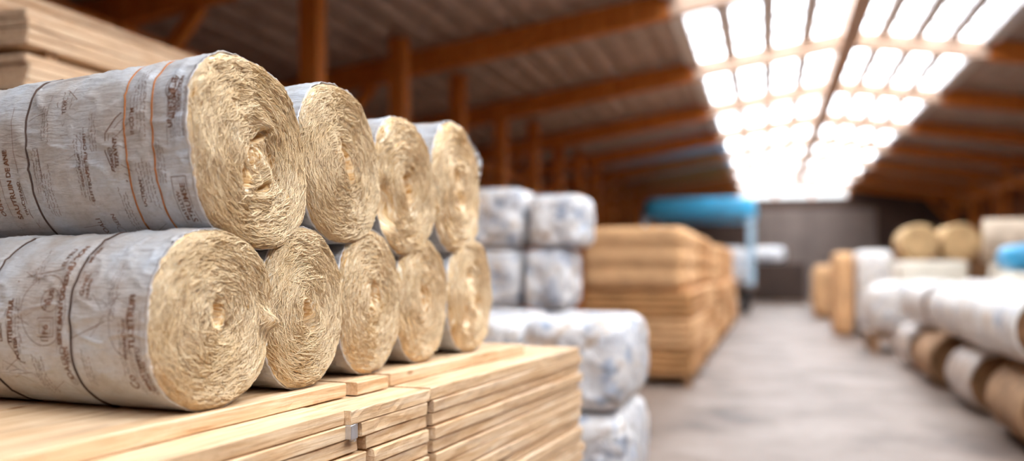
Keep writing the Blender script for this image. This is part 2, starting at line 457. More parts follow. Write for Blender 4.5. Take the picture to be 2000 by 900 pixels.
# --- flat marks wrapped on the paper: (b, c) plane -> b = metres up the near side, c = metres behind the face
def text_geo(txt, size, b0, c0, bold=0.0, spacing=1.0):
    cu = bpy.data.curves.new('t', 'FONT'); cu.body = txt; cu.size = size; cu.fill_mode = 'FRONT' if hasattr(cu, 'fill_mode') else cu.fill_mode
    cu.dimensions = '2D'; cu.fill_mode = 'BOTH'; cu.offset = bold; cu.space_character = spacing; cu.resolution_u = 3
    ob = bpy.data.objects.new('t', cu); COL.objects.link(ob)
    dg = bpy.context.evaluated_depsgraph_get(); dg.update()
    me = bpy.data.meshes.new_from_object(ob.evaluated_get(dg))
    V = [(b0+v.co.x, c0+v.co.y) for v in me.vertices]; Fc = [tuple(p.vertices) for p in me.polygons]
    bpy.data.objects.remove(ob); bpy.data.curves.remove(cu); bpy.data.meshes.remove(me)
    return V, Fc
def stroke_geo(pts, w, closed=False):
    P = [Vector(p) for p in pts]; n = len(P); V = []; Fc = []
    for i in range(n):
        a = P[(i-1) % n] if (closed or i > 0) else P[i]; b = P[(i+1) % n] if (closed or i < n-1) else P[i]
        d = (b-a); d = d.normalized() if d.length > 0 else Vector((1, 0)); nn = Vector((-d.y, d.x))*w/2
        V += [tuple(P[i]+nn), tuple(P[i]-nn)]
    for i in range(n if closed else n-1):
        j = (i+1) % n; Fc.append((2*i, 2*j, 2*j+1, 2*i+1))
    return V, Fc
def line_geo(p, q, w, n=8):
    return stroke_geo([(p[0]+(q[0]-p[0])*k/n, p[1]+(q[1]-p[1])*k/n) for k in range(n+1)], w)
def ring_geo(b, c, rb, rc, w, a0=0, a1=360, n=40):
    full = a1-a0 >= 360
    pts = [(b+rb*math.cos(math.radians(a0+(a1-a0)*k/n)), c+rc*math.sin(math.radians(a0+(a1-a0)*k/n))) for k in range(n+(0 if full else 1))]
    return stroke_geo(pts, w, full)
def scribble(rng, b0, b1, c, h, w=.0012):
    """a line of tiny unreadable writing"""
    out = []; b = b0
    while b < b1:
        L = rng.uniform(.006, .02)
        pts = [(b+L*k/4, c+rng.uniform(-h, h)) for k in range(5)]
        out.append(stroke_geo(pts, w)); b += L+.004
    return out
def to_surf(r, geos):
    out = []
    for V, Fc in geos:
        if not V: continue
        A = np.array(V); ang = np.pi-A[:, 0]/(r.H/2*.97); a = np.maximum(A[:, 1], .006)
        P = r.surf(ang, a, .0009)
        out.append((P.tolist(), Fc))
    return out

def core_mesh(r, nang, nr, feats, nstr, seed):
    ang = np.linspace(0, 2*np.pi, nang, endpoint=False); rn = np.linspace(0, 1, nr+1)[1:]**.85
    RR = r.Rr(ang)-.0025
    G, Aa = np.meshgrid(rn, ang, indexing='ij')
    Rg = G*RR[None, :]
    y0 = Rg*np.cos(Aa); z0 = Rg*np.sin(Aa)
    def field(y, z, g):
        wy = .026*pn(y*8+seed, z*8, 1.1)+.005*pn(y*26, z*26+seed, 2.2)
        wz = .026*pn(y*8, z*8+seed, 5.1)+.005*pn(y*26+seed, z*26, 7.2)
        rm = g*(r.W+r.H)/4+wy*1.3+wz*.9+.10*y
        yy, zz = y+wy, z+wz
        p = .0060*pn(yy*8+seed, zz*8, rm*38)                       # clumps
        f = pn(yy*9, zz*9+seed, rm*105); p = p+.0042*(1-2.0*np.abs(f))  # folded layers
        f = pn(yy*18+seed, zz*18, rm*230); p = p+.0020*(1-2.0*np.abs(f))
        p = p+.0008*pn(yy*50, zz*50, rm*420+seed)
        p = p+.012*pn(y*5+seed*3, z*5, 4.4)
        p = p-.020*np.clip((g-.88)/.12, 0, 1)**2.5
        cc = np.exp(-(g/.16)**2)
        p = p+cc*(.008*pn(y*45+seed, z*38, 9.1)+.004*pn(y*110, z*80+seed, 9.7))
        p = p+.007*pn(yy*16+seed, zz*12, 6.6)
        for (fy, fz, sy, sz, rot, d) in feats:
            ca, sa = math.cos(rot), math.sin(rot)
            qy = (y-fy)*ca+(z-fz)*sa; qz = -(y-fy)*sa+(z-fz)*ca
            e_ = (qy/sy)**2+(qz/sz)**2
            p = p+d*np.exp(-(e_**2 if d < -.05 else e_))
        return p, np.stack([yy*13+seed+cc*y*110, zz*13+cc*z*110, rm*150], -1)
    P, FL = field(y0, z0, G)
    rimj = 1+.012*pn(np.cos(Aa)*14, np.sin(Aa)*14+seed, 3.0)*np.clip((G-.9)/.1, 0, 1)
    yy = y0*rimj; zz = z0*rimj
    Y = yy-r.skew*zz; Z = zz
    V = np.stack([P+.016, Y, Z], -1).reshape(-1, 3); fl = FL.reshape(-1, 3)
    pc, fc_ = field(np.zeros(1), np.zeros(1), np.zeros(1))
    Fc = []
    for i in range(nr-1):
        b = i*nang; c = b+nang
        for j in range(nang):
            j2 = (j+1) % nang; Fc.append((b+j, c+j, c+j2, b+j2))
    nV = len(V)
    cidx = nV; V = np.concatenate([V, [[pc[0]+.016, 0, 0]]]); fl = np.concatenate([fl, fc_])
    for j in range(nang): Fc.append((cidx, j, (j+1) % nang))
    # body under the paper and closed back
    base = (nr-1)*nang; prev = base
    for (a, off) in ((.02, -.008), (.06, -.020), (r.L*.5, -.024), (r.L-.01, -.018)):
        S = r.surf(ang, np.full(nang, a), off); b = len(V)
        V = np.concatenate([V, S]); fl = np.concatenate([fl, S*20])
        for j in range(nang):
            j2 = (j+1) % nang; Fc.append((prev+j, b+j, b+j2, prev+j2))
        prev = b
    cb = len(V); ctr = V[prev:prev+nang].mean(0); V = np.concatenate([V, [ctr]]); fl = np.concatenate([fl, [ctr*20]])
    for j in range(nang): Fc.append((prev+j, cb, prev+(j+1) % nang))
    # loose fibres lying on the face
    rg = np.random.RandomState(seed)
    g = np.sqrt(rg.uniform(.01, 1.0, nstr)); aa = rg.uniform(0, 2*np.pi, nstr)
    ln = rg.uniform(.025, .075, nstr); dev = rg.normal(0, .15, nstr)+.5*pn(aa*3, g*5, seed); cur = rg.normal(0, 5, nstr)
    wd = rg.uniform(.0006, .0017, nstr); lift = rg.uniform(.0004, .0024, nstr)
    Rg1 = np.interp(aa, np.append(ang, 2*np.pi), np.append(RR, RR[0]))
    py = g*Rg1*np.cos(aa); pz = g*Rg1*np.sin(aa)
    # tangential direction of the winding
    ty = -np.sin(aa)*r.W; tz = np.cos(aa)*r.H; tl = np.hypot(ty, tz); ty /= tl; tz /= tl
    sgn = rg.choice([-1, 1], nstr); ty *= sgn; tz *= sgn
    K = 5; pts = []; q = np.arctan2(tz, ty)+dev
    cy, cz = py.copy(), pz.copy()
    for k in range(K):
        an = np.arctan2(cz, cy); Rl = np.interp(an % (2*np.pi), np.append(ang, 2*np.pi), np.append(RR, RR[0]))
        gl = np.hypot(cy, cz)/Rl; over = gl > .995
        cy = np.where(over, cy*.995/gl, cy); cz = np.where(over, cz*.995/gl, cz); gl = np.minimum(gl, .995)
        h, _ = field(cy, cz, gl)
        arch = lift*(1+2*math.sin(math.pi*k/(K-1)))
        pts.append((h+.016+arch, cy.copy(), cz.copy(), q.copy()))
        cy = cy+np.cos(q)*ln/(K-1); cz = cz+np.sin(q)*ln/(K-1); q = q+cur*ln/(K-1)+.5*pn(cy*40, cz*40, seed)
    keep = np.min([q_[0] for q_ in pts], axis=0) > -.006
    b = len(V); SV = np.zeros((nstr, K, 3, 3)); SF = np.zeros((nstr, K, 3, 3))
    for k, (h, y, z, qq) in enumerate(pts):
        w = wd*(.25+.75*math.sin(math.pi*(k+.4)/(K-.2)))
        ny, nz = -np.sin(qq), np.cos(qq)
        for m, (o1, o2) in enumerate(((-1, 0), (1, 0), (0, 1))):
            Yv = y+ny*w*o1; Zv = z+nz*w*o1
            SV[:, k, m] = np.stack([h+o2*w*1.1, Yv-r.skew*Zv, Zv], -1)
            SF[:, k, m] = np.stack([np.full(nstr, 0.)+rg.uniform(0, 40, 1), y*20+lift*9000, z*20+wd*9000], -1)
    SV = SV[keep]; SF = SF[keep]; nstr = int(keep.sum())
    V = np.concatenate([V, SV.reshape(-1, 3)]); fl = np.concatenate([fl, SF.reshape(-1, 3)])
    for i in range(nstr):
        o = b+i*K*3
        for k in range(K-1):
            for m in range(3):
                m2 = (m+1) % 3; Fc.append((o+k*3+m, o+k*3+m2, o+k*3+3+m2, o+k*3+3+m))
    return V, Fc, fl

def string_mesh(r, a, rad, phase):
    n = 110; m = 6; V = []; Fc = []
    ang = np.linspace(0, 2*np.pi, n, endpoint=False)
    aa = a+.006*np.sin(ang+phase)+.004*pn(np.cos(ang)*3, np.sin(ang)*3, phase)
    c = r.surf(ang, aa, rad*.6); cen = np.array([0, 0, 0])
    out = np.stack([0*ang, np.cos(ang), np.sin(ang)], -1)
    for i in range(n):
        for k in range(m):
            t = 2*math.pi*k/m
            V.append(c[i]+rad*(math.cos(t)*out[i]+math.sin(t)*np.array([1, 0, 0])))
    for i in range(n):
        i2 = (i+1) % n
        for k in range(m):
            k2 = (k+1) % m; Fc.append((i*m+k, i*m+k2, i2*m+k2, i2*m+k))
    return V, Fc

def prints_top(r):
    rg = random.Random(3); G = []
    # block of lettering next to the face
    G.append(text_geo('Ca', .034, .135, .040, .0004))
    G.append(ring_geo(.150, .052, .030, .020, .0018))
    for k, t in enumerate(('UNTIFTIUTITE', 'MNAUMR', 'CEONTLOUN')):
        G.append(text_geo(t, .021-.003*k, .045+.02*k, .034-.0005*k-.012*k+.012, .0004))
    for k in range(6): G += scribble(rg, .02, .155-.01*k, .010+.0085*k, .0022)
    G += [line_geo((.0, .066), (.20, .060), .0012), line_geo((.02, .008), (.2, .008), .0012)]
    # lower label block
    G.append(text_geo('STRUMSE', .024, -.195, .030, .0004)); G.append(text_geo('MATLLTW', .016, -.19, .052, .0003))
    G += [line_geo((-.2, .024), (-.08, .024), .0015), line_geo((-.2, .070), (-.08, .070), .0015), line_geo((-.08, .024), (-.08, .070), .0015)]
    # lines between the strings
    for k in range(5): G += scribble(rg, .03+.01*k, .13, .140+.012*k, .0026, .0014)
    for k in range(5): G += scribble(rg, -.16+.01*k, -.04, .135+.011*k, .0026, .0014)
    G.append(text_geo('UCTIOAN', .015, -.15, .172, .0003)); G.append(text_geo('INCOTM', .018, .04, .176, .0003))
    # almond shaped emblem under the second string
    pts = [(-.085, .222), (-.05, .262), (0, .280), (.05, .272), (.09, .240), (.105, .222)]
    G.append(stroke_geo(pts, .0028)); G.append(stroke_geo([(b*.86, c-.010) for b, c in pts], .0016)); G.append(stroke_geo([(b*.68, c-.026) for b, c in pts], .0016))
    G.append(text_geo('TITAVNT', .020, -.045, .236, .0006)); G.append(text_geo('CANEUVT', .013, -.055, .256, .0004)); G.append(ring_geo(0, .262, .010, .008, .0015))
    # small print columns and the shield beside them
    for k in range(4): G += scribble(rg, -.135+.008*k, .075-.01*k, .352+.012*k, .003, .0015)
    G.append(text_geo('ELITTSCAPSE TRU CHIFU', .017, -.13, .345, .0003)); G.append(text_geo('SNDIULTE CAEE', .013, -.09, .372, .0002))
    G += [stroke_geo([(.155, .380), (.085, .428), (.15, .452), (.19, .425), (.155, .380)], .0018), text_geo('TLVR', .018, .118, .418, .0003)]
    for k in range(3): G += scribble(rg, .13, .185, .400+.016*k, .003, .0015)
    # seam and marks behind the dark string
    G += [line_geo((-.20, .60), (.16, .62), .0015), line_geo((-.20, .675), (.16, .69), .0015)]
    G.append(text_geo('SAUTRUIN DE ANE', .024, -.17, .640, .0008)); G.append(text_geo('TRUCISTAND', .016, -.16, .610, .0003)); G.append(text_geo('OUNITE TRA', .022, -.16, .700, .0006))
    G += [stroke_geo([(-.04, .548), (.03, .538), (.03, .522), (-.05, .520), (-.12, .535), (-.04, .548)], .002)]
    for k in range(3): G += scribble(rg, -.10, .02, .525+.009*k, .002, .0013)
    G.append(ring_geo(-.215, .31, .012, .012, .0016)); G.append(text_geo('COALI', .022, -.24, .36, .0003)); G.append(text_geo('SEIN', .018, -.20, .30, .0003))
    for (b0_, b1_, c0_, n_, st) in ((.05, .15, .48, 3, .011), (-.16, -.04, .49, 4, .010), (.0, .1, .31, 3, .010), (-.22, -.12, .235, 3, .010), (.12, .2, .145, 4, .010), (-.1, .0, .085, 3, .009)):
        for k in range(n_): G += scribble(rg, b0_+rg.uniform(-.01, .01), b1_+rg.uniform(-.02, .02), c0_+st*k, .0028, .0015)
    # fine creases
    for k in range(10):
        b, c = rg.uniform(-.2, .15), rg.uniform(.03, .6); G.append(stroke_geo([(b, c), (b+rg.uniform(-.04, .04), c+rg.uniform(.02, .05)), (b+rg.uniform(-.05, .05), c+rg.uniform(.05, .09))], .0010))
    return to_surf(r, G)
def prints_bottom(r):
    rg = random.Random(9); G = []
    G.append(text_geo('TLCETRUFI', .026, -.060, .040, .0008)); G.append(text_geo('INSNARLTUTE', .015, -.085, .064, .0003))
    G.append(text_geo('MINITTEFETO', .019, -.17, .026, .0005)); G.append(text_geo('CARTON TAR', .015, -.18, .012, .0003)); G.append(text_geo('Co', .034, -.165, .060, .0004))
    G += [line_geo((-.19, .022), (.03, .022), .0012), line_geo((-.17, .056), (.04, .060), .0012)]
    G.append(ring_geo(.0, .075, .075, .040, .0013, 20, 190))
    G.append(text_geo('SANTODEDNUTION', .023, -.005, .268, .0009)); G.append(text_geo('SEST A', .022, -.055, .270, .0009)); G += [line_geo((-.07, .29), (.17, .292), .0012)]
    G.append(ring_geo(.03, .335, .088, .075, .0015)); G.append(ring_geo(.055, .315, .028, .030, .0015)); G.append(text_geo('RUS', .022, .042, .308, .0006)); G.append(text_geo('CLR', .016, .03, .325, .0004))
    G += [stroke_geo([(-.035, .300), (.012, .300), (.012, .352), (-.035, .352)], .0022, True), stroke_geo([(-.027, .308), (.004, .308), (.004, .344), (-.027, .344)], .0015, True)]
    G.append(text_geo('F6', .026, -.03, .316, .0006)); G.append(stroke_geo([(-.045, .318), (-.036, .318), (-.036, .342), (-.045, .342)], .0025, True))
    G.append(text_geo('GANEL', .018, .065, .205, .0005)); G.append(text_geo('NULESIE', .013, .06, .190, .0004)); G += [stroke_geo([(.055, .182), (.125, .182), (.125, .226), (.055, .226)], .0014, True), stroke_geo([(.05, .228), (.10, .228), (.10, .246), (.05, .246)], .0012, True)]
    G += [line_geo((.115, .42), (.135, .29), .0016), line_geo((-.040, .246), (.005, .130), .0016), line_geo((.07, .18), (.03, .14), .0012)]
    # spindle emblem
    pts = [(.105, .440), (.03, .422), (-.04, .412), (-.105, .410)]; pts2 = [(.105, .440), (.02, .462), (-.05, .455), (-.100, .425), (-.105, .410)]
    G.append(stroke_geo(pts, .002)); G.append(stroke_geo(pts2, .002)); G.append(text_geo('TITEFILFTIUL', .020, -.055, .440, .0008)); G.append(text_geo('PCLTISR', .016, -.095, .424, .0005))
    for k in range(3): G += scribble(rg, -.08, .05, .418+.010*k, .0025, .0014)
    G.append(text_geo('MUGETI', .022, -.055, .49, .0005)); G.append(text_geo('LSRUC', .016, -.05, .475, .0005))
    G.append(text_geo('OAERO', .026, -.145, .262, .0003)); G.append(text_geo('SVEN', .018, -.10, .255, .0003)); G.append(ring_geo(-.150, .268, .012, .010, .0014)); G.append(ring_geo(-.150, .268, .006, .005, .0012))
    G.append(text_geo('ELTRU', .020, .14, .30, .0004)); G.append(text_geo('MUSER', .018, .15, .22, .0004))
    for (b0_, b1_, c0_, n_, st) in ((-.12, -.02, .075, 2, .010), (.02, .13, .10, 3, .010), (-.20, -.10, .35, 4, .010), (-.16, -.08, .19, 3, .010), (.10, .17, .37, 3, .010), (-.05, .04, .52, 3, .011), (-.19, -.06, .030, 2, .02)):
        for k in range(n_): G += scribble(rg, b0_+rg.uniform(-.01, .01), b1_+rg.uniform(-.02, .02), c0_+st*k, .0028, .0015)
    for k in range(14):
        b, c = rg.uniform(-.19, .14), rg.uniform(.03, .5); G.append(stroke_geo([(b, c), (b+rg.uniform(-.04, .04), c+rg.uniform(.02, .05)), (b+rg.uniform(-.05, .05), c+rg.uniform(.05, .09))], .0010))
    return to_surf(r, G)

def make_roll(label, sx, w, cz, roll, feats, nang, nr, na, nstr, prints=None):
    x, y = row_xy(sx, w); roll.floor = 'bottom row' in label
    e = empty('insulation_roll', (x, y, cz-roll.H/2), -TH)
    tag(e, label, 'insulation roll', 'mineral wool rolls stacked on the boards')
    dz = roll.H/2
    P = prints(roll) if prints else []
    V, Fc, mi = wrap_mesh(roll, nang, na, P)
    o = mesh_np('paper_wrap', V, Fc, [M_PAPER, M_INK, M_LIP], e, True, mi); o.location.z = dz
    V, Fc, fl = core_mesh(roll, nang, nr, feats, nstr, roll.seed)
    if roll.floor: V[:, 2] = np.maximum(V[:, 2], -roll.H/2+.0008)
    o = mesh_np('wool_core', V, Fc, M_WOOL, e, True, None, {'flow': fl}); o.location.z = dz
    for (a, q, m) in roll.strings:
        V, Fc = string_mesh(roll, a, q, a*9)
        if roll.floor: V = [(p_[0], p_[1], max(p_[2], -roll.H/2+.0004)) for p_ in V]
        o = mesh_np('tie_string', V, Fc, m, e); o.location.z = dz
    return e
zb = ZTOP+.0005
T = CAMZ
make_roll('largest roll, nearest of the top row, two orange strings round its grey paper', .138, .022, T+.314,
    Roll(.482, .520, 1.25, 11, .14, .88, 2.55, strings=((.123, .0024, M_INKO), (.216, .0024, M_INKO), (.56, .0028, M_INKD))),
    [(-.050, -.065, .012, .036, -.2, -.07), (.035, .055, .036, .009, .5, -.052), (.035, -.085, .030, .010, .4, -.052), (.040, -.03, .008, .04, .3, .010), (.016, -.02, .007, .045, .2, -.028), (.080, -.02, .008, .05, .3, -.035), (.05, .085, .05, .016, -.5, .020), (-.012, -.01, .008, .06, .1, -.025), (-.09, .03, .012, .08, -.2, .012), (.1, .1, .012, .07, .5, .012)],
    460, 190, 120, 6500, prints_top)
make_roll('second roll of the top row, with a dark slit at its middle', .600, .016, T+.334,
    Roll(.462, .510, 1.2, 23, .10, .93, 2.35), [(.015, .005, .014, .065, .25, -.10), (-.03, .0, .014, .09, .3, .016), (.06, .03, .016, .08, .35, .016)], 360, 140, 60, 5000)
make_roll('third roll of the top row, tightly wound face with a ragged left edge', 1.049, .012, T+.302,
    Roll(.442, .510, 1.2, 37, .10, .93, 2.3), [(.0, .0, .025, .06, .2, -.055), (-.17, -.08, .04, .08, .1, -.055)], 260, 90, 40, 2200)
make_roll('fourth and farthest roll of the top row, paper peeling off its upper right rim', 1.521, .0, T+.338,
    Roll(.455, .550, 1.2, 41, .04, .95, 2.3), [(.03, -.05, .03, .03, 0, -.055), (-.01, .03, .025, .05, .2, -.052)], 220, 80, 40, 1600)
make_roll('nearest roll of the bottom row, dark string round its printed paper, tuft sticking out', -.022, .030, zb+.2325,
    Roll(.462, .465, 1.25, 53, -.03, .94, 2.25, strings=((.249, .0030, M_INKD), (.53, .0024, M_INKD))),
    [(.0, .015, .014, .03, .3, -.055), (.03, -.03, .010, .035, -.7, -.03), (.192, -.015, .016, .026, .3, .050), (.17, .07, .012, .05, .1, -.02)],
    460, 190, 120, 6500, prints_bottom)
make_roll('second roll of the bottom row, small tight swirl at its centre', .397, .012, zb+.244,
    Roll(.408, .488, 1.2, 61, .02, .95, 2.3), [(.0, -.02, .018, .04, .3, -.055), (.035, .0, .012, .04, .2, .012)], 360, 140, 60, 5000)
make_roll('middle roll of the bottom row, third from the near end', .8016, .006, zb+.247,
    Roll(.402, .494, 1.2, 71, .02, .95, 2.3), [(.01, .03, .020, .04, .3, -.055)], 260, 90, 40, 2200)
make_roll('fourth roll of the bottom row, between the middle and the farthest', 1.202, .0, zb+.243,
    Roll(.398, .486, 1.2, 83, .02, .95, 2.3), [(.01, .0, .020, .05, .3, -.055)], 220, 80, 40, 1600)
make_roll('farthest roll of the bottom row, ragged brown hollows in its face', 1.665, .0, zb+.248,
    Roll(.450, .496, 1.2, 97, .02, .95, 2.3), [(-.03, .09, .035, .03, 0, -.055), (.06, -.04, .035, .03, 0, -.055), (-.08, -.1, .03, .04, 0, -.052)], 220, 80, 40, 1600)

# ------------------------------------------------------------------ the board stack
ORD = ['top', 'second', 'third', 'fourth', 'fifth', 'sixth', 'seventh', 'eighth', 'ninth', 'tenth', 'eleventh', 'twelfth', 'thirteenth', 'fourteenth', 'fifteenth']
def board_mesh(L, W, H, seed, chip=1.0):
    """long axis y; ragged sawn edges"""
    ns = max(6, int(L/.035)); ys = np.linspace(0, L, ns+1); b = .003
    prof = [(-W/2+b, 0), (W/2-b, 0), (W/2, b), (W/2, H*.5), (W/2, H-b), (W/2-b, H), (W/2-.03, H), (0, H), (-W/2+.03, H), (-W/2+b, H), (-W/2, H-b), (-W/2, b)]
    V = []
    for i, y in enumerate(ys):
        for k, (x, z) in enumerate(prof):
            dx = .0022*pn(y*5+seed, x*9, z*20)+.0016*pn(y*40, seed, k*.9)*chip; dz = .0012*pn(y*6, x*4+seed, 2) if z > b else 0
            if k in (3, 4, 5): dx -= .004*max(0, float(pn(y*9+seed*3, 3.3, k*.2))-.25)*chip*2
            yy = y
            if i in (0, ns): yy = y+(.003*float(pn(x*20, z*40, seed)))*chip
            V.append((x+float(dx), yy, z+float(dz)))
    n = len(prof); Fc = []
    for i in range(ns):
        for k in range(n):
            k2 = (k+1) % n; Fc.append((i*n+k, i*n+k2, (i+1)*n+k2, (i+1)*n+k))
    Fc.append(tuple(range(n))[::-1]); Fc.append(tuple(ns*n+k for k in range(n)))
    return V, Fc
seedc = [100]
def board(s0, s1, wr, W, zt, H, label, group='sawn boards of the near stack', rot=0.0, chip=1.0, M=None):
    seedc[0] += 1
    V, Fc = board_mesh(s1-s0, W, H, seedc[0]*1.37, chip)
    o = mesh_np('pine_board', V, Fc, M or M_PINE, None, False)
    x, y = row_xy(s0, wr-W/2); o.location = (x, y, zt-H); o.rotation_euler = (0, 0, -TH+rot)
    return tag(o, label, 'board', group)
HB = .043; SN, SF_ = -1.55, 2.60
zt = ZTOP
board(SN, .563, .066, .52, zt, .0435, 'thick near board under the front rolls, on top of the stack')
board(.600, .800, .085, .30, zt-.002, .0415, 'short offcut lying on the stack below the middle rolls')
board(.835, 2.15, .075, .50, zt, .0435, 'top board under the farther rolls, beyond the short offcut')
board(.570, .832, -.225, .21, zt, .0435, 'short board under the rolls, hidden behind the offcut')
board(SN, SF_-.2, -.466, .50, zt, .0435, 'top board under the middle of the rolls, behind a dark joint')
board(SN, SF_-.2, -.978, .50, zt, .0435, 'top board under the rear ends of the rolls')
z = zt-.0455
NL = 13
for k in range(NL):
    jit = [0, .004, -.003, .006, -.002, .005, 0, .006, -.004, .004, 0, .005, -.003][k]
    j1 = .333 if k == 0 else .345+.030*k+R0.uniform(-.006, .006); j2 = .86+.012*min(k, 1)
    H = .0412 if k else .0425
    w0 = .205+.002*k
    nm = ORD[k+1]
    board(SN, j1, w0+jit-.004, .50, z, H, f'near length of pine board in the {nm} layer, left of the steel clip')
    board(j1+(.008 if k == 0 else .03), j2-(.01 if k == 0 else .045), w0+jit+.010+(.006 if k == 0 else 0), .48 if k else .50, z-(.003 if k == 0 else 0), H-(.002 if k == 0 else 0), f'short middle length of board in the {nm} layer, between two end joints', chip=2.0)
    board(j2, SF_+R0.uniform(-.05, .03), w0+jit+.012, .50, z, H, f'far length of pine board in the {nm} layer, right of the dark joint', rot=.003*(k % 3-1))
    board(SN, SF_-.1, w0-.515, .56, z, H, 'inner boards of the stack, seen only as dark gaps', 'inner boards')
    board(SN, SF_-.1, w0-1.08, .56, z, H, 'inner boards of the stack, seen only as dark gaps', 'inner boards')
    z -= H+(.0065 if k % 2 == 0 and k else .0026)
zbot = z
# bearers under the stack, down to the floor
for i, s in enumerate((-1.2, .1, 1.2, 2.2)):
    mb = MB()
    x, y = row_xy(s, -.6)
    for kk in range(3): mb.box(-.80, .80, -.09, .09, zbot*kk/3+.001, zbot*(kk+1)/3, 0, .008)
    o = mb.build('timber_bearer', M_PINEFAR); o.location = (x, y, 0); o.rotation_euler = (0, 0, -TH)
    tag(o, 'squared timber bearers under the stack of boards', 'timber bearer', 'timber bearers')
# steel clip at the near joint
x, y = row_xy(.352, .216)
mb = MB()
mb.box(-.012, .006, -.020, -.004, -.040, .0, 0, .001); mb.box(.004, .0065, -.020, .030, -.043, .0, 0, .001); mb.box(-.012, .004, .010, .024, -.052, -.034, 0, .001)
o = mb.build('steel_clip', M_STEEL); o.location = (x, y, ZTOP-.0455-.0435); o.rotation_euler = (0, 0, -TH+.15)
tag(o, 'bent shiny steel strapping clip at the near joint of the boards', 'strapping clip')

# ------------------------------------------------------------------ soft packs (bales, slab packs)
def soft_box(W, D, H, seed, puff=.05, round_=.12, wr=.02, n=14, layers=0, lay_d=.01):
    V = []; idx = {}; Fc = []
    def vert(i, j, k):
        if (i, j, k) in idx: return idx[(i, j, k)]
        x, y, z_ = (2*i/n-1), (2*j/n-1), (2*k/n-1)
        m = max(abs(x), abs(y), abs(z_))
        p = 1/round_
        L = (abs(x)**p+abs(y)**p+abs(z_)**p)**(1/p)
        x, y, z_ = x*m/L, y*m/L, z_*m/L
        bu = 1+puff*(1-abs(z_)**2)
        X, Y = x*W/2*bu/(1+puff), y*D/2*bu/(1+puff); Z = z_*H/2
        nz = float(pn(X*6+seed, Y*6, Z*6))*wr+float(pn(X*14, Y*14+seed, Z*14))*wr*.5
        if layers:
            ph = (k/n*layers) % 1.0
            if ph < .18 or ph > .82: X *= 1-lay_d/W*2; Y *= 1-lay_d/D*2
        s = 1+nz/max(.2, math.sqrt(X*X+Y*Y+Z*Z))
        X *= min(s, 1.02); Y *= min(s, 1.02)
        idx[(i, j, k)] = len(V); V.append((X, Y, Z+H/2)); return idx[(i, j, k)]
    for a in range(n):
        for b in range(n):
            Fc.append((vert(a,b,0), vert(a,b+1,0), vert(a+1,b+1,0), vert(a+1,b,0)))
            Fc.append((vert(a,b,n), vert(a+1,b,n), vert(a+1,b+1,n), vert(a,b+1,n)))
            Fc.append((vert(a,0,b), vert(a+1,0,b), vert(a+1,0,b+1), vert(a,0,b+1)))
            Fc.append((vert(a,n,b), vert(a,n,b+1), vert(a+1,n,b+1), vert(a+1,n,b)))
            Fc.append((vert(0,a,b), vert(0,a,b+1), vert(0,a+1,b+1), vert(0,a+1,b)))
            Fc.append((vert(n,a,b), vert(n,a+1,b), vert(n,a+1,b+1), vert(n,a,b+1)))
    return V, Fc
def pack(name, u0, u1, v0, v1, z0, z1, seed, M, label, cat, group, **kw):
    V, Fc = soft_box(u1-u0, v1-v0, z1-z0, seed, **kw)
    o = mesh_np(name, V, Fc, M); place(o, (u0+u1)/2, (v0+v1)/2, z0, kw.get('rot', 0) if False else 0)
    return tag(o, label, cat, group)
# near white bales behind the board stack
ua, va = px_uv(1222, 5.5)
names_c = [('right-hand', 0), ('inner', 1)]
for ci, (cn, c) in enumerate(names_c):
    for r_, rn_ in enumerate(('front', 'rear')):
        for t_, tn in enumerate(('lower', 'upper')):
            u1 = ua-c*.73; v0 = va+r_*.62+(.0 if c == 0 else .12)
            pack('wrapped_bale', u1-.70+R0.uniform(-.01, .01), u1, v0, v0+.60, .002+t_*.600, .590+t_*.600, 3+ci*7+r_*3+t_, M_BALE,
                 f'{tn} {rn_} white film-wrapped bale in the {cn} column just past the board stack', 'bale', 'white bales just past the board stack', puff=.07, round_=.16, wr=.05, n=24)
# farther, taller white bales
ub, vb = px_uv(1110, 8.0)
for c in range(3):
    for t_ in range(4):
        sh = .10 if (t_ == 3) else 0
        u1 = ub-c*.56+(sh if c < 2 else 0)+(0 if t_ != 3 else .02); wd = .53 if c else .43
        if c: u1 += .10
        if t_ == 3: wd = .53; u1 = ub+.13-c*.56
        pack('wrapped_bale', u1-wd, u1, vb, vb+.7, .002+t_*.565+(.0), .557+t_*.565-(.07 if (t_ == 3 and c == 0) else 0), 31+c*5+t_, M_BALE,
             f'{["bottom", "second", "third", "topmost"][t_]} white bale of the {["right", "middle", "left"][c]} column in the tall pile behind the rolls', 'bale', 'white bales in the tall pile', puff=.07, round_=.15, wr=.045, n=22)
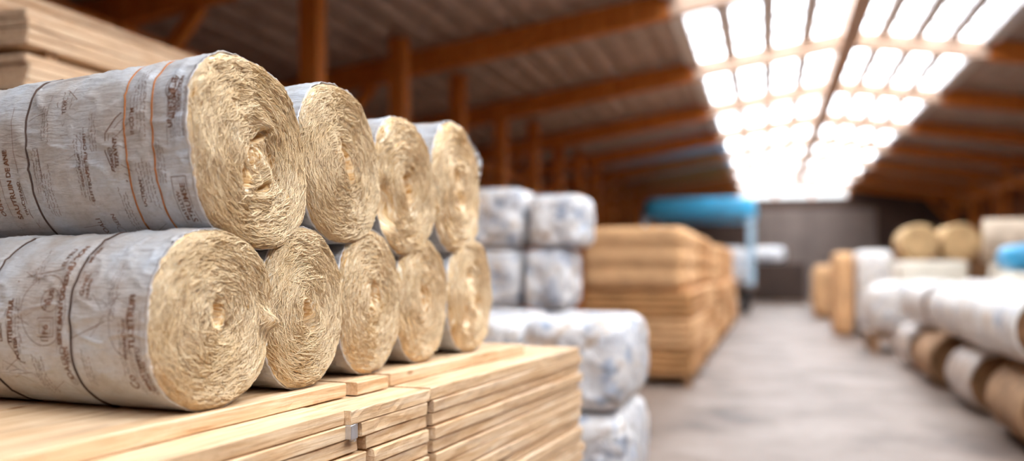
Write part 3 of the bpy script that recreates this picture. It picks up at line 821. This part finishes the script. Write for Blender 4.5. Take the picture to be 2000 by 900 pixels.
# tan slab packs, row of stacks along the left of the aisle
def pallet(u0, u1, v0, v1, h, label):
    mb = MB(); n = 5
    for k in range(n):
        a = v0+(v1-v0)*k/n; mb.box(u0, u1, a+.01, a+(v1-v0)/n-.03, h-.022, h)
    for k in range(3):
        a = u0+(u1-u0-.1)*k/2
        mb.box(a, a+.1, v0+.01, v1-.03, h-.044, h-.022)
        for q in range(3):
            b = v0+.01+(v1-v0-.16)*q/2; mb.box(a, a+.1, b, b+.12, .0, h-.044)
    o = mb.build('pallet', M_PALLET); place(o)
    return tag(o, label, 'pallet', 'pallets under the stacks')
pos = ['nearest', 'second', 'third', 'fourth', 'farthest']
uc, vc = px_uv(1356, 11.3)
for s_ in range(5):
    v0 = vc+s_*3.15; u1 = uc+s_*.02-(0 if s_ == 0 else .02); u0 = u1-1.45; dpt = 2.75
    pallet(u0+.03, u1-.04, v0+.03, v0+dpt-.03, .12, f'brown pallet under the {pos[s_]} tan slab stack')
    hs = [.36, .37, .37, .82]; z_ = .122
    for t_, h_ in enumerate(hs):
        ins = .12 if t_ == 3 else R0.uniform(0, .03)
        hh = h_ if s_ != 2 else h_*.97
        pack('slab_pack', u0, u1-ins, v0+R0.uniform(0, .03), v0+dpt-R0.uniform(0, .05), z_, z_+hh, 60+s_*6+t_, M_CARD if (t_+s_) % 2 == 0 else M_CARDL,
             f'{["bottom", "second", "third", "tall topmost"][t_]} tan slab pack of the {pos[s_]} stack left of the aisle', 'slab pack', 'tan slab packs left of the aisle',
             puff=.005, round_=.04, wr=.014, n=24, layers=(4 if t_ < 3 else 3), lay_d=.025)
        z_ += hh+.002

# ------------------------------------------------------------------ blue topped truck behind the tan stacks
YT = 31.0
ut0, vt0 = px_uv(1254, YT); ut1, _ = px_uv(1476, YT)
e = empty('flatbed_truck', uvw((ut0+ut1)/2, vt0+2.0, 0), -PHI)
tag(e, 'truck with a bright blue tarpaulin top, parked behind the tan slab stacks', 'truck')
wt = (ut1-ut0)
V, Fc = soft_box(wt, 5.0, .70, 5, puff=.02, round_=.10, wr=.06, n=18)
o = mesh_np('tarpaulin_top', V, Fc, M_BLUE, e); o.location = (0, 0, CAMZ+(525-428)/F*YT)
zt_ = CAMZ+(525-432)/F*YT
for a in (-1, 1):
    for b in (-1, 1):
        mb = MB(); mb.box(-.09, .09, -.09, .09, 0, zt_-.95+.08, 0, .01); o = mb.build('frame_post', M_PBLUE, e); o.location = (a*(wt/2-.16), b*2.3, .95)
mb = MB(); mb.box(-wt/2+.05, wt/2-.05, -2.4, 2.4, 0, .14, 0, .02); o = mb.build('load_bed', M_GREY, e); o.location = (0, 0, .82)
V, Fc = soft_box(wt-.5, 4.2, 1.3, 9, puff=.03, round_=.1, wr=.05); o = mesh_np('wrapped_load', V, Fc, M_BALE, e); o.location = (0, 0, .965)
for a in (-1, 1):
    for b in (-1.6, 1.5):
        mb = MB(); mb.cyl((0, 0, 0), (1, 0, 0), .42, .28, 24); mb.cyl((.0, 0, 0), (1, 0, 0), .2, .30, 16, 1)
        o = mb.build('wheel', [M_RUBBER, M_STEEL], e); o.location = (a*(wt/2-.35), b, .42)
# dark container with packs on top at the end of the aisle
u0, vd = px_uv(1466, 38.5); u1, _ = px_uv(1572, 38.5)
pallet(u0, u1, vd, vd+2.4, .14, 'low pallet carrying the dark crate at the end of the aisle')
mb = MB(); mb.box(u0, u1, vd, vd+2.4, .14, 1.75, 0, .03)
for k in range(6): a = u0+(u1-u0)*(k+.5)/6; mb.box(a-.04, a+.04, vd-.03, vd, .16, 1.72)
o = mb.build('crate', M_DARK); place(o); tag(o, 'dark brown ribbed crate standing at the far end of the aisle', 'crate')
pack('wrapped_bale', u0+.05, u0+1.45, vd+.1, vd+1.6, 1.752, 2.45, 77, M_BALE, 'pale blue-white bale on the dark crate at the far end', 'bale', None, puff=.06, round_=.2, wr=.04)
# ------------------------------------------------------------------ rolls to the right of the aisle
def far_roll_meshes(D, L, seed, flat=1.0):
    nang = 48; ang = np.linspace(0, 2*np.pi, nang, endpoint=False)
    rr = D/2*(1+.03*pn(np.cos(ang)*1.5+seed, np.sin(ang)*1.5, 0))
    Vw = []; Fw = []; xs = [0, .004, .03, .08]+list(np.linspace(.15, L-.15, 9))+[L-.08, L-.03, L-.004, L]
    for i, x in enumerate(xs):
        k = .90 if i in (0, len(xs)-1) else (.95 if i in (1, len(xs)-2) else (.985 if i in (2, len(xs)-3) else 1.0))
        q = rr*k*(1+.02*pn(x*4+seed, np.cos(ang)*3, np.sin(ang)*3))
        for a, r_ in zip(ang, q): Vw.append((x, r_*math.cos(a), r_*math.sin(a)*flat))
    n = len(xs)
    for i in range(n-1):
        for j in range(nang):
            j2 = (j+1) % nang; Fw.append((i*nang+j, (i+1)*nang+j, (i+1)*nang+j2, i*nang+j2))
    Vc = []; Fc = []
    rings = 14
    for e_, x0, s in ((0, .006, 1), (1, L-.006, -1)):
        b = len(Vc)
        for i in range(rings):
            g = (i+1)/rings
            for a, r_ in zip(ang, rr*.905):
                dep = .012*math.sin(g*rings*2.1+a)+.02*math.exp(-(g/.2)**2)
                Vc.append((x0+s*(dep+.012), r_*g*math.cos(a), r_*g*math.sin(a)*flat))
        c = len(Vc); Vc.append((x0+s*.05, 0, 0))
        for i in range(rings-1):
            for j in range(nang):
                j2 = (j+1) % nang; f = (b+i*nang+j, b+i*nang+j2, b+(i+1)*nang+j2, b+(i+1)*nang+j); Fc.append(f if s > 0 else f[::-1])
        for j in range(nang): f = (c, b+(j+1) % nang, b+j); Fc.append(f if s > 0 else f[::-1])
    o1 = (rings-1)*nang; o2 = rings*nang+1+(rings-1)*nang
    for j in range(nang):
        j2 = (j+1) % nang; Fc.append((o1+j, o1+j2, o2+j2, o2+j))
    return Vw, Fw, Vc, Fc
M_ROLLEND = flat_mat('brown_roll_end', (.22, .11, .05), .9, 0, .35, 6, .2, .03)
M_BRN = flat_mat('brown_paper_roll', (.34, .20, .11), .8, 0, .35, 5, .2, .03)
M_TANP = flat_mat('pale_tan_paper', (.58, .46, .34), .7, 0, .25, 4, .3, .03)
M_TANROLL = flat_mat('tan_roll', (.60, .40, .20), .85, 0, .25, 5, .2, .03)
def far_roll(u, v, z, D, L, ang, seed, Mw, Mc, label, group, flat=1.0):
    e = empty('wrapped_roll', uvw(u, v, z), -PHI+ang); tag(e, label, 'wrapped roll', group)
    Vw, Fw, Vc, Fc = far_roll_meshes(D, L, seed, flat)
    o = mesh_np('film_wrap', Vw, Fw, Mw, e); o.location.z = D/2*flat
    o = mesh_np('roll_core', Vc, Fc, Mc, e); o.location.z = D/2*flat
    return e
ordr = ['nearest', 'second', 'third', 'fourth', 'fifth', 'sixth']
D_ = .66
for c, cn in enumerate(('aisle-side', 'outer')):
    u = 2.24+c*.74
    for k, (Yk, L_) in enumerate(((7.05, 1.2), (9.0, 1.2), (11.1, 1.3), (13.0, 1.2))):
        v = (Yk+u*sP)/cP+c*.1
        far_roll(u+.02*(k % 2), v, .004, D_, L_, math.pi/2+R0.uniform(-.03, .03), 200+k+c*9, M_BROLL if (k+c) % 2 else M_BRN, M_ROLLEND, f'{ordr[k]} roll of the {cn} row lying on the floor right of the aisle', 'rolls lying on the floor right of the aisle')
    for k, (Yk, L_) in enumerate(((7.15, 2.1), (9.35, 2.1), (11.9, 2.0))):
        v = (Yk+u*sP)/cP+c*.15
        far_roll(u-.02+.03*k, v, .004+D_*1.03, D_, L_, math.pi/2+R0.uniform(-.03, .03), 230+k+c*9, M_WROLL, M_ROLLEND, f'{ordr[k]} white roll of the {cn} row in the upper tier right of the aisle', 'white rolls in the upper tier')
# pallet with low white rolls
u0, v0 = px_uv(1705, 15.9)
pallet(u0, u0+1.3, v0, v0+1.5, .30, 'tall brown pallet under the white bales, halfway down the right side')
for k in range(2):
    pack('wrapped_bale', u0-.05, u0+1.2, v0+k*.76, v0+.74+k*.76, .302, 1.28, 88+k, M_WROLL, f'{["nearer", "farther"][k]} white bale on the tall brown pallet right of the aisle', 'bale', 'bales on the tall brown pallet', puff=.08, round_=.3, wr=.05)
u0, v0 = px_uv(1632, 20.0)
pack('wrapped_bale', u0, u0+.40, v0, v0+1.8, .002, 1.88, 91, M_CARDL, 'tall tan pack standing on end at the right aisle edge', 'slab pack', None, puff=.02, round_=.1, wr=.04).name = 'slab_pack'
pack('wrapped_bale', u0+.42, u0+1.25, v0-.3, v0+1.7, .002, 1.92, 92, M_WROLL, 'tall upright white bale beside the tall tan pack', 'bale', None, puff=.04, round_=.14, wr=.05)
u0, v0 = px_uv(1588, 27.0)
for k in range(4):
    pack('wrapped_bale', u0+k*.05, u0+.95, v0+k*1.3, v0+1.25+k*1.3, .002, 1.62-.03*k, 101+k, M_WROLL if k % 2 else M_CARDL, f'{ordr[k]} of the cream bales far down the right aisle edge', 'bale', 'cream bales far down the aisle', puff=.05, round_=.16, wr=.04)
# cream flat stacks behind
for j, (xa, xb, Yq, za, lab) in enumerate(((1745, 1872, 17.2, 1.66, 'cream pack with flat top behind the upper tier rolls'), (1885, 2050, 14.2, 1.60, 'cream pack near the right edge, under the large tan roll'))):
    a, va_ = px_uv(xa, Yq); b, _ = px_uv(xb, Yq)
    if j == 0: a += .15; b += .15
    else: a += .80; b += .80; va_ += .6
    hh = (za-.12)/3
    pallet(a+.03, b-.03, va_+.05, va_+1.7, .12, 'brown pallet under the ' + lab.split(' behind')[0].split(' near')[0] + (' far' if j == 0 else ' near right edge'))
    for t_ in range(3):
        pack('slab_pack', a, b, va_, va_+1.75, .122+t_*hh, .12+(t_+1)*hh, 120+j*5+t_, M_CREAM, f'{["bottom", "middle", "topmost"][t_]} {lab}', 'slab pack', 'cream slab packs right of the aisle', puff=.01, round_=.08, wr=.015)
    if j == 0:
        for q in range(2):
            far_roll(a+.36+q*.72-.02, va_+.1, za+.004, .70, 1.2, math.pi/2, 300+q, M_TANROLL, M_TANROLL, f'{["left", "right"][q]} tan roll end-on on the cream packs far right', 'tan rolls on the cream packs')
    else:
        far_roll(a-.25, va_+.9, za+.004, .76, 1.5, -.15, 310, M_TANP, M_TANROLL, 'large pale tan roll lying on the cream packs at the right', None)
# blue tarpaulin covered pile at the right edge
a, va_ = px_uv(1950, 12.4)
a += .15
for t_ in range(2):
    pack('slab_pack', a, a+1.2, va_, va_+.9, .002+t_*.73, .73+t_*.73, 140+t_, M_CREAM, f'{["lower", "upper"][t_]} pack under the blue sheet at the right edge', 'slab pack', 'packs under the blue sheet', puff=.01, round_=.08, wr=.02)
pack('blue_sheet', a-.03, a+1.23, va_-.03, va_+.93, 1.464, 1.86, 150, M_BLUE, 'bright blue sheet folded over the packs at the right edge', 'tarpaulin', None, puff=.02, round_=.25, wr=.05)
# more dark stacks deep on the right and left to fill the hall
for k, (xa, xb, Yq, h_) in enumerate(((1650, 1780, 33, 2.1), (1790, 1960, 27, 2.3), (1980, 2150, 22, 2.4))):
    a, va_ = px_uv(xa, Yq); b, _ = px_uv(xb, Yq)
    pack('slab_pack', a, b, va_, va_+2.2, .002, h_*.5, 160+k, M_PALLET, f'{["farthest", "middle", "nearest"][k]} lower brown pack by the right wall', 'slab pack', 'brown packs by the right wall', puff=.01, round_=.06, wr=.02, layers=3)
    pack('slab_pack', a, b, va_, va_+2.2, h_*.5+.002, h_, 170+k, M_PALLET, f'{["farthest", "middle", "nearest"][k]} upper brown pack by the right wall', 'slab pack', 'brown packs by the right wall', puff=.01, round_=.06, wr=.02, layers=3)

# ------------------------------------------------------------------ tall timber stack, top left
ul, vl = px_uv(57, 4.8)
ztop = CAMZ+(525-14)/F*4.8
nb = 12; hb = (ztop)/nb
for k in range(nb):
    z0 = k*hb
    e = empty('timber_bundle', uvw(ul-1.2, vl, z0), -PHI)
    tag(e, f'{ORD[nb-1-k]} bundle, counted downwards, of the tall timber stack behind the rolls', 'timber bundle', 'bundles of the tall timber stack')
    hl = (hb-.045)/4
    for q in range(4):
        mb = MB(); mb.box(-1.2+R0.uniform(-.01, .01), 1.2+R0.uniform(-.012, .004), R0.uniform(-.02, .01), 3.1, .044+q*hl, .044+(q+1)*hl-.003, 0, .006)
        mb.build('plank_layer', M_PINEFAR, e)
    for q in range(3):
        mb = MB(); mb.box(-1.19, 1.17, .15+q*1.3, .23+q*1.3, .001, .0435); mb.build('spacer', M_PALLET, e)
e = empty('timber_bundle', uvw(ul-1.55, vl-.10, ztop), -PHI)
tag(e, 'pale bundle lying on top of the tall timber stack, topmost and set back left', 'timber bundle')
for q in range(4):
    mb = MB(); mb.box(-1.0, 1.1, 0, 2.6, .002+q*.06, .059+q*.06, 0, .006); mb.build('plank_layer', M_PINEFAR, e)

# ------------------------------------------------------------------ light, sky, camera
w = bpy.data.worlds.new('sky'); sc.world = w; w.use_nodes = True
nt = w.node_tree; bg = nt.nodes['Background']
bg.inputs[0].default_value = (.83, .91, 1.0, 1); bg.inputs[1].default_value = 8.5
sun = bpy.data.lights.new('sun', 'SUN'); sun.energy = 10.0; sun.angle = math.radians(34); sun.color = (1, .93, .82)
so = bpy.data.objects.new('sun', sun); COL.objects.link(so)
d = Vector(uvw(1.12, -.12, 1.0)); so.rotation_euler = (d).to_track_quat('Z', 'Y').to_euler()
so.location = (2, -3, 12)

cam = bpy.data.cameras.new('camera'); co = bpy.data.objects.new('camera', cam); COL.objects.link(co)
co.location = (0, 0, CAMZ); co.rotation_euler = (math.pi/2, 0, 0)
cam.sensor_fit = 'HORIZONTAL'; cam.sensor_width = 36; cam.lens = 36*F/2000
cam.shift_y = (HY-450)/2000
cam.clip_start = .05; cam.clip_end = 300
cam.dof.use_dof = True; cam.dof.focus_distance = 2.62
cam.dof.aperture_fstop = (cam.lens/1000)/.043
sc.camera = co
sc.view_settings.view_transform = 'Standard'; sc.view_settings.look = 'None'
sc.view_settings.exposure = 0.45; sc.view_settings.gamma = 1.0
sc.cycles.use_denoising = True
sc.cycles.max_bounces = 8; sc.cycles.diffuse_bounces = 5; sc.cycles.transparent_max_bounces = 8
sc.cycles.sample_clamp_indirect = 6.0
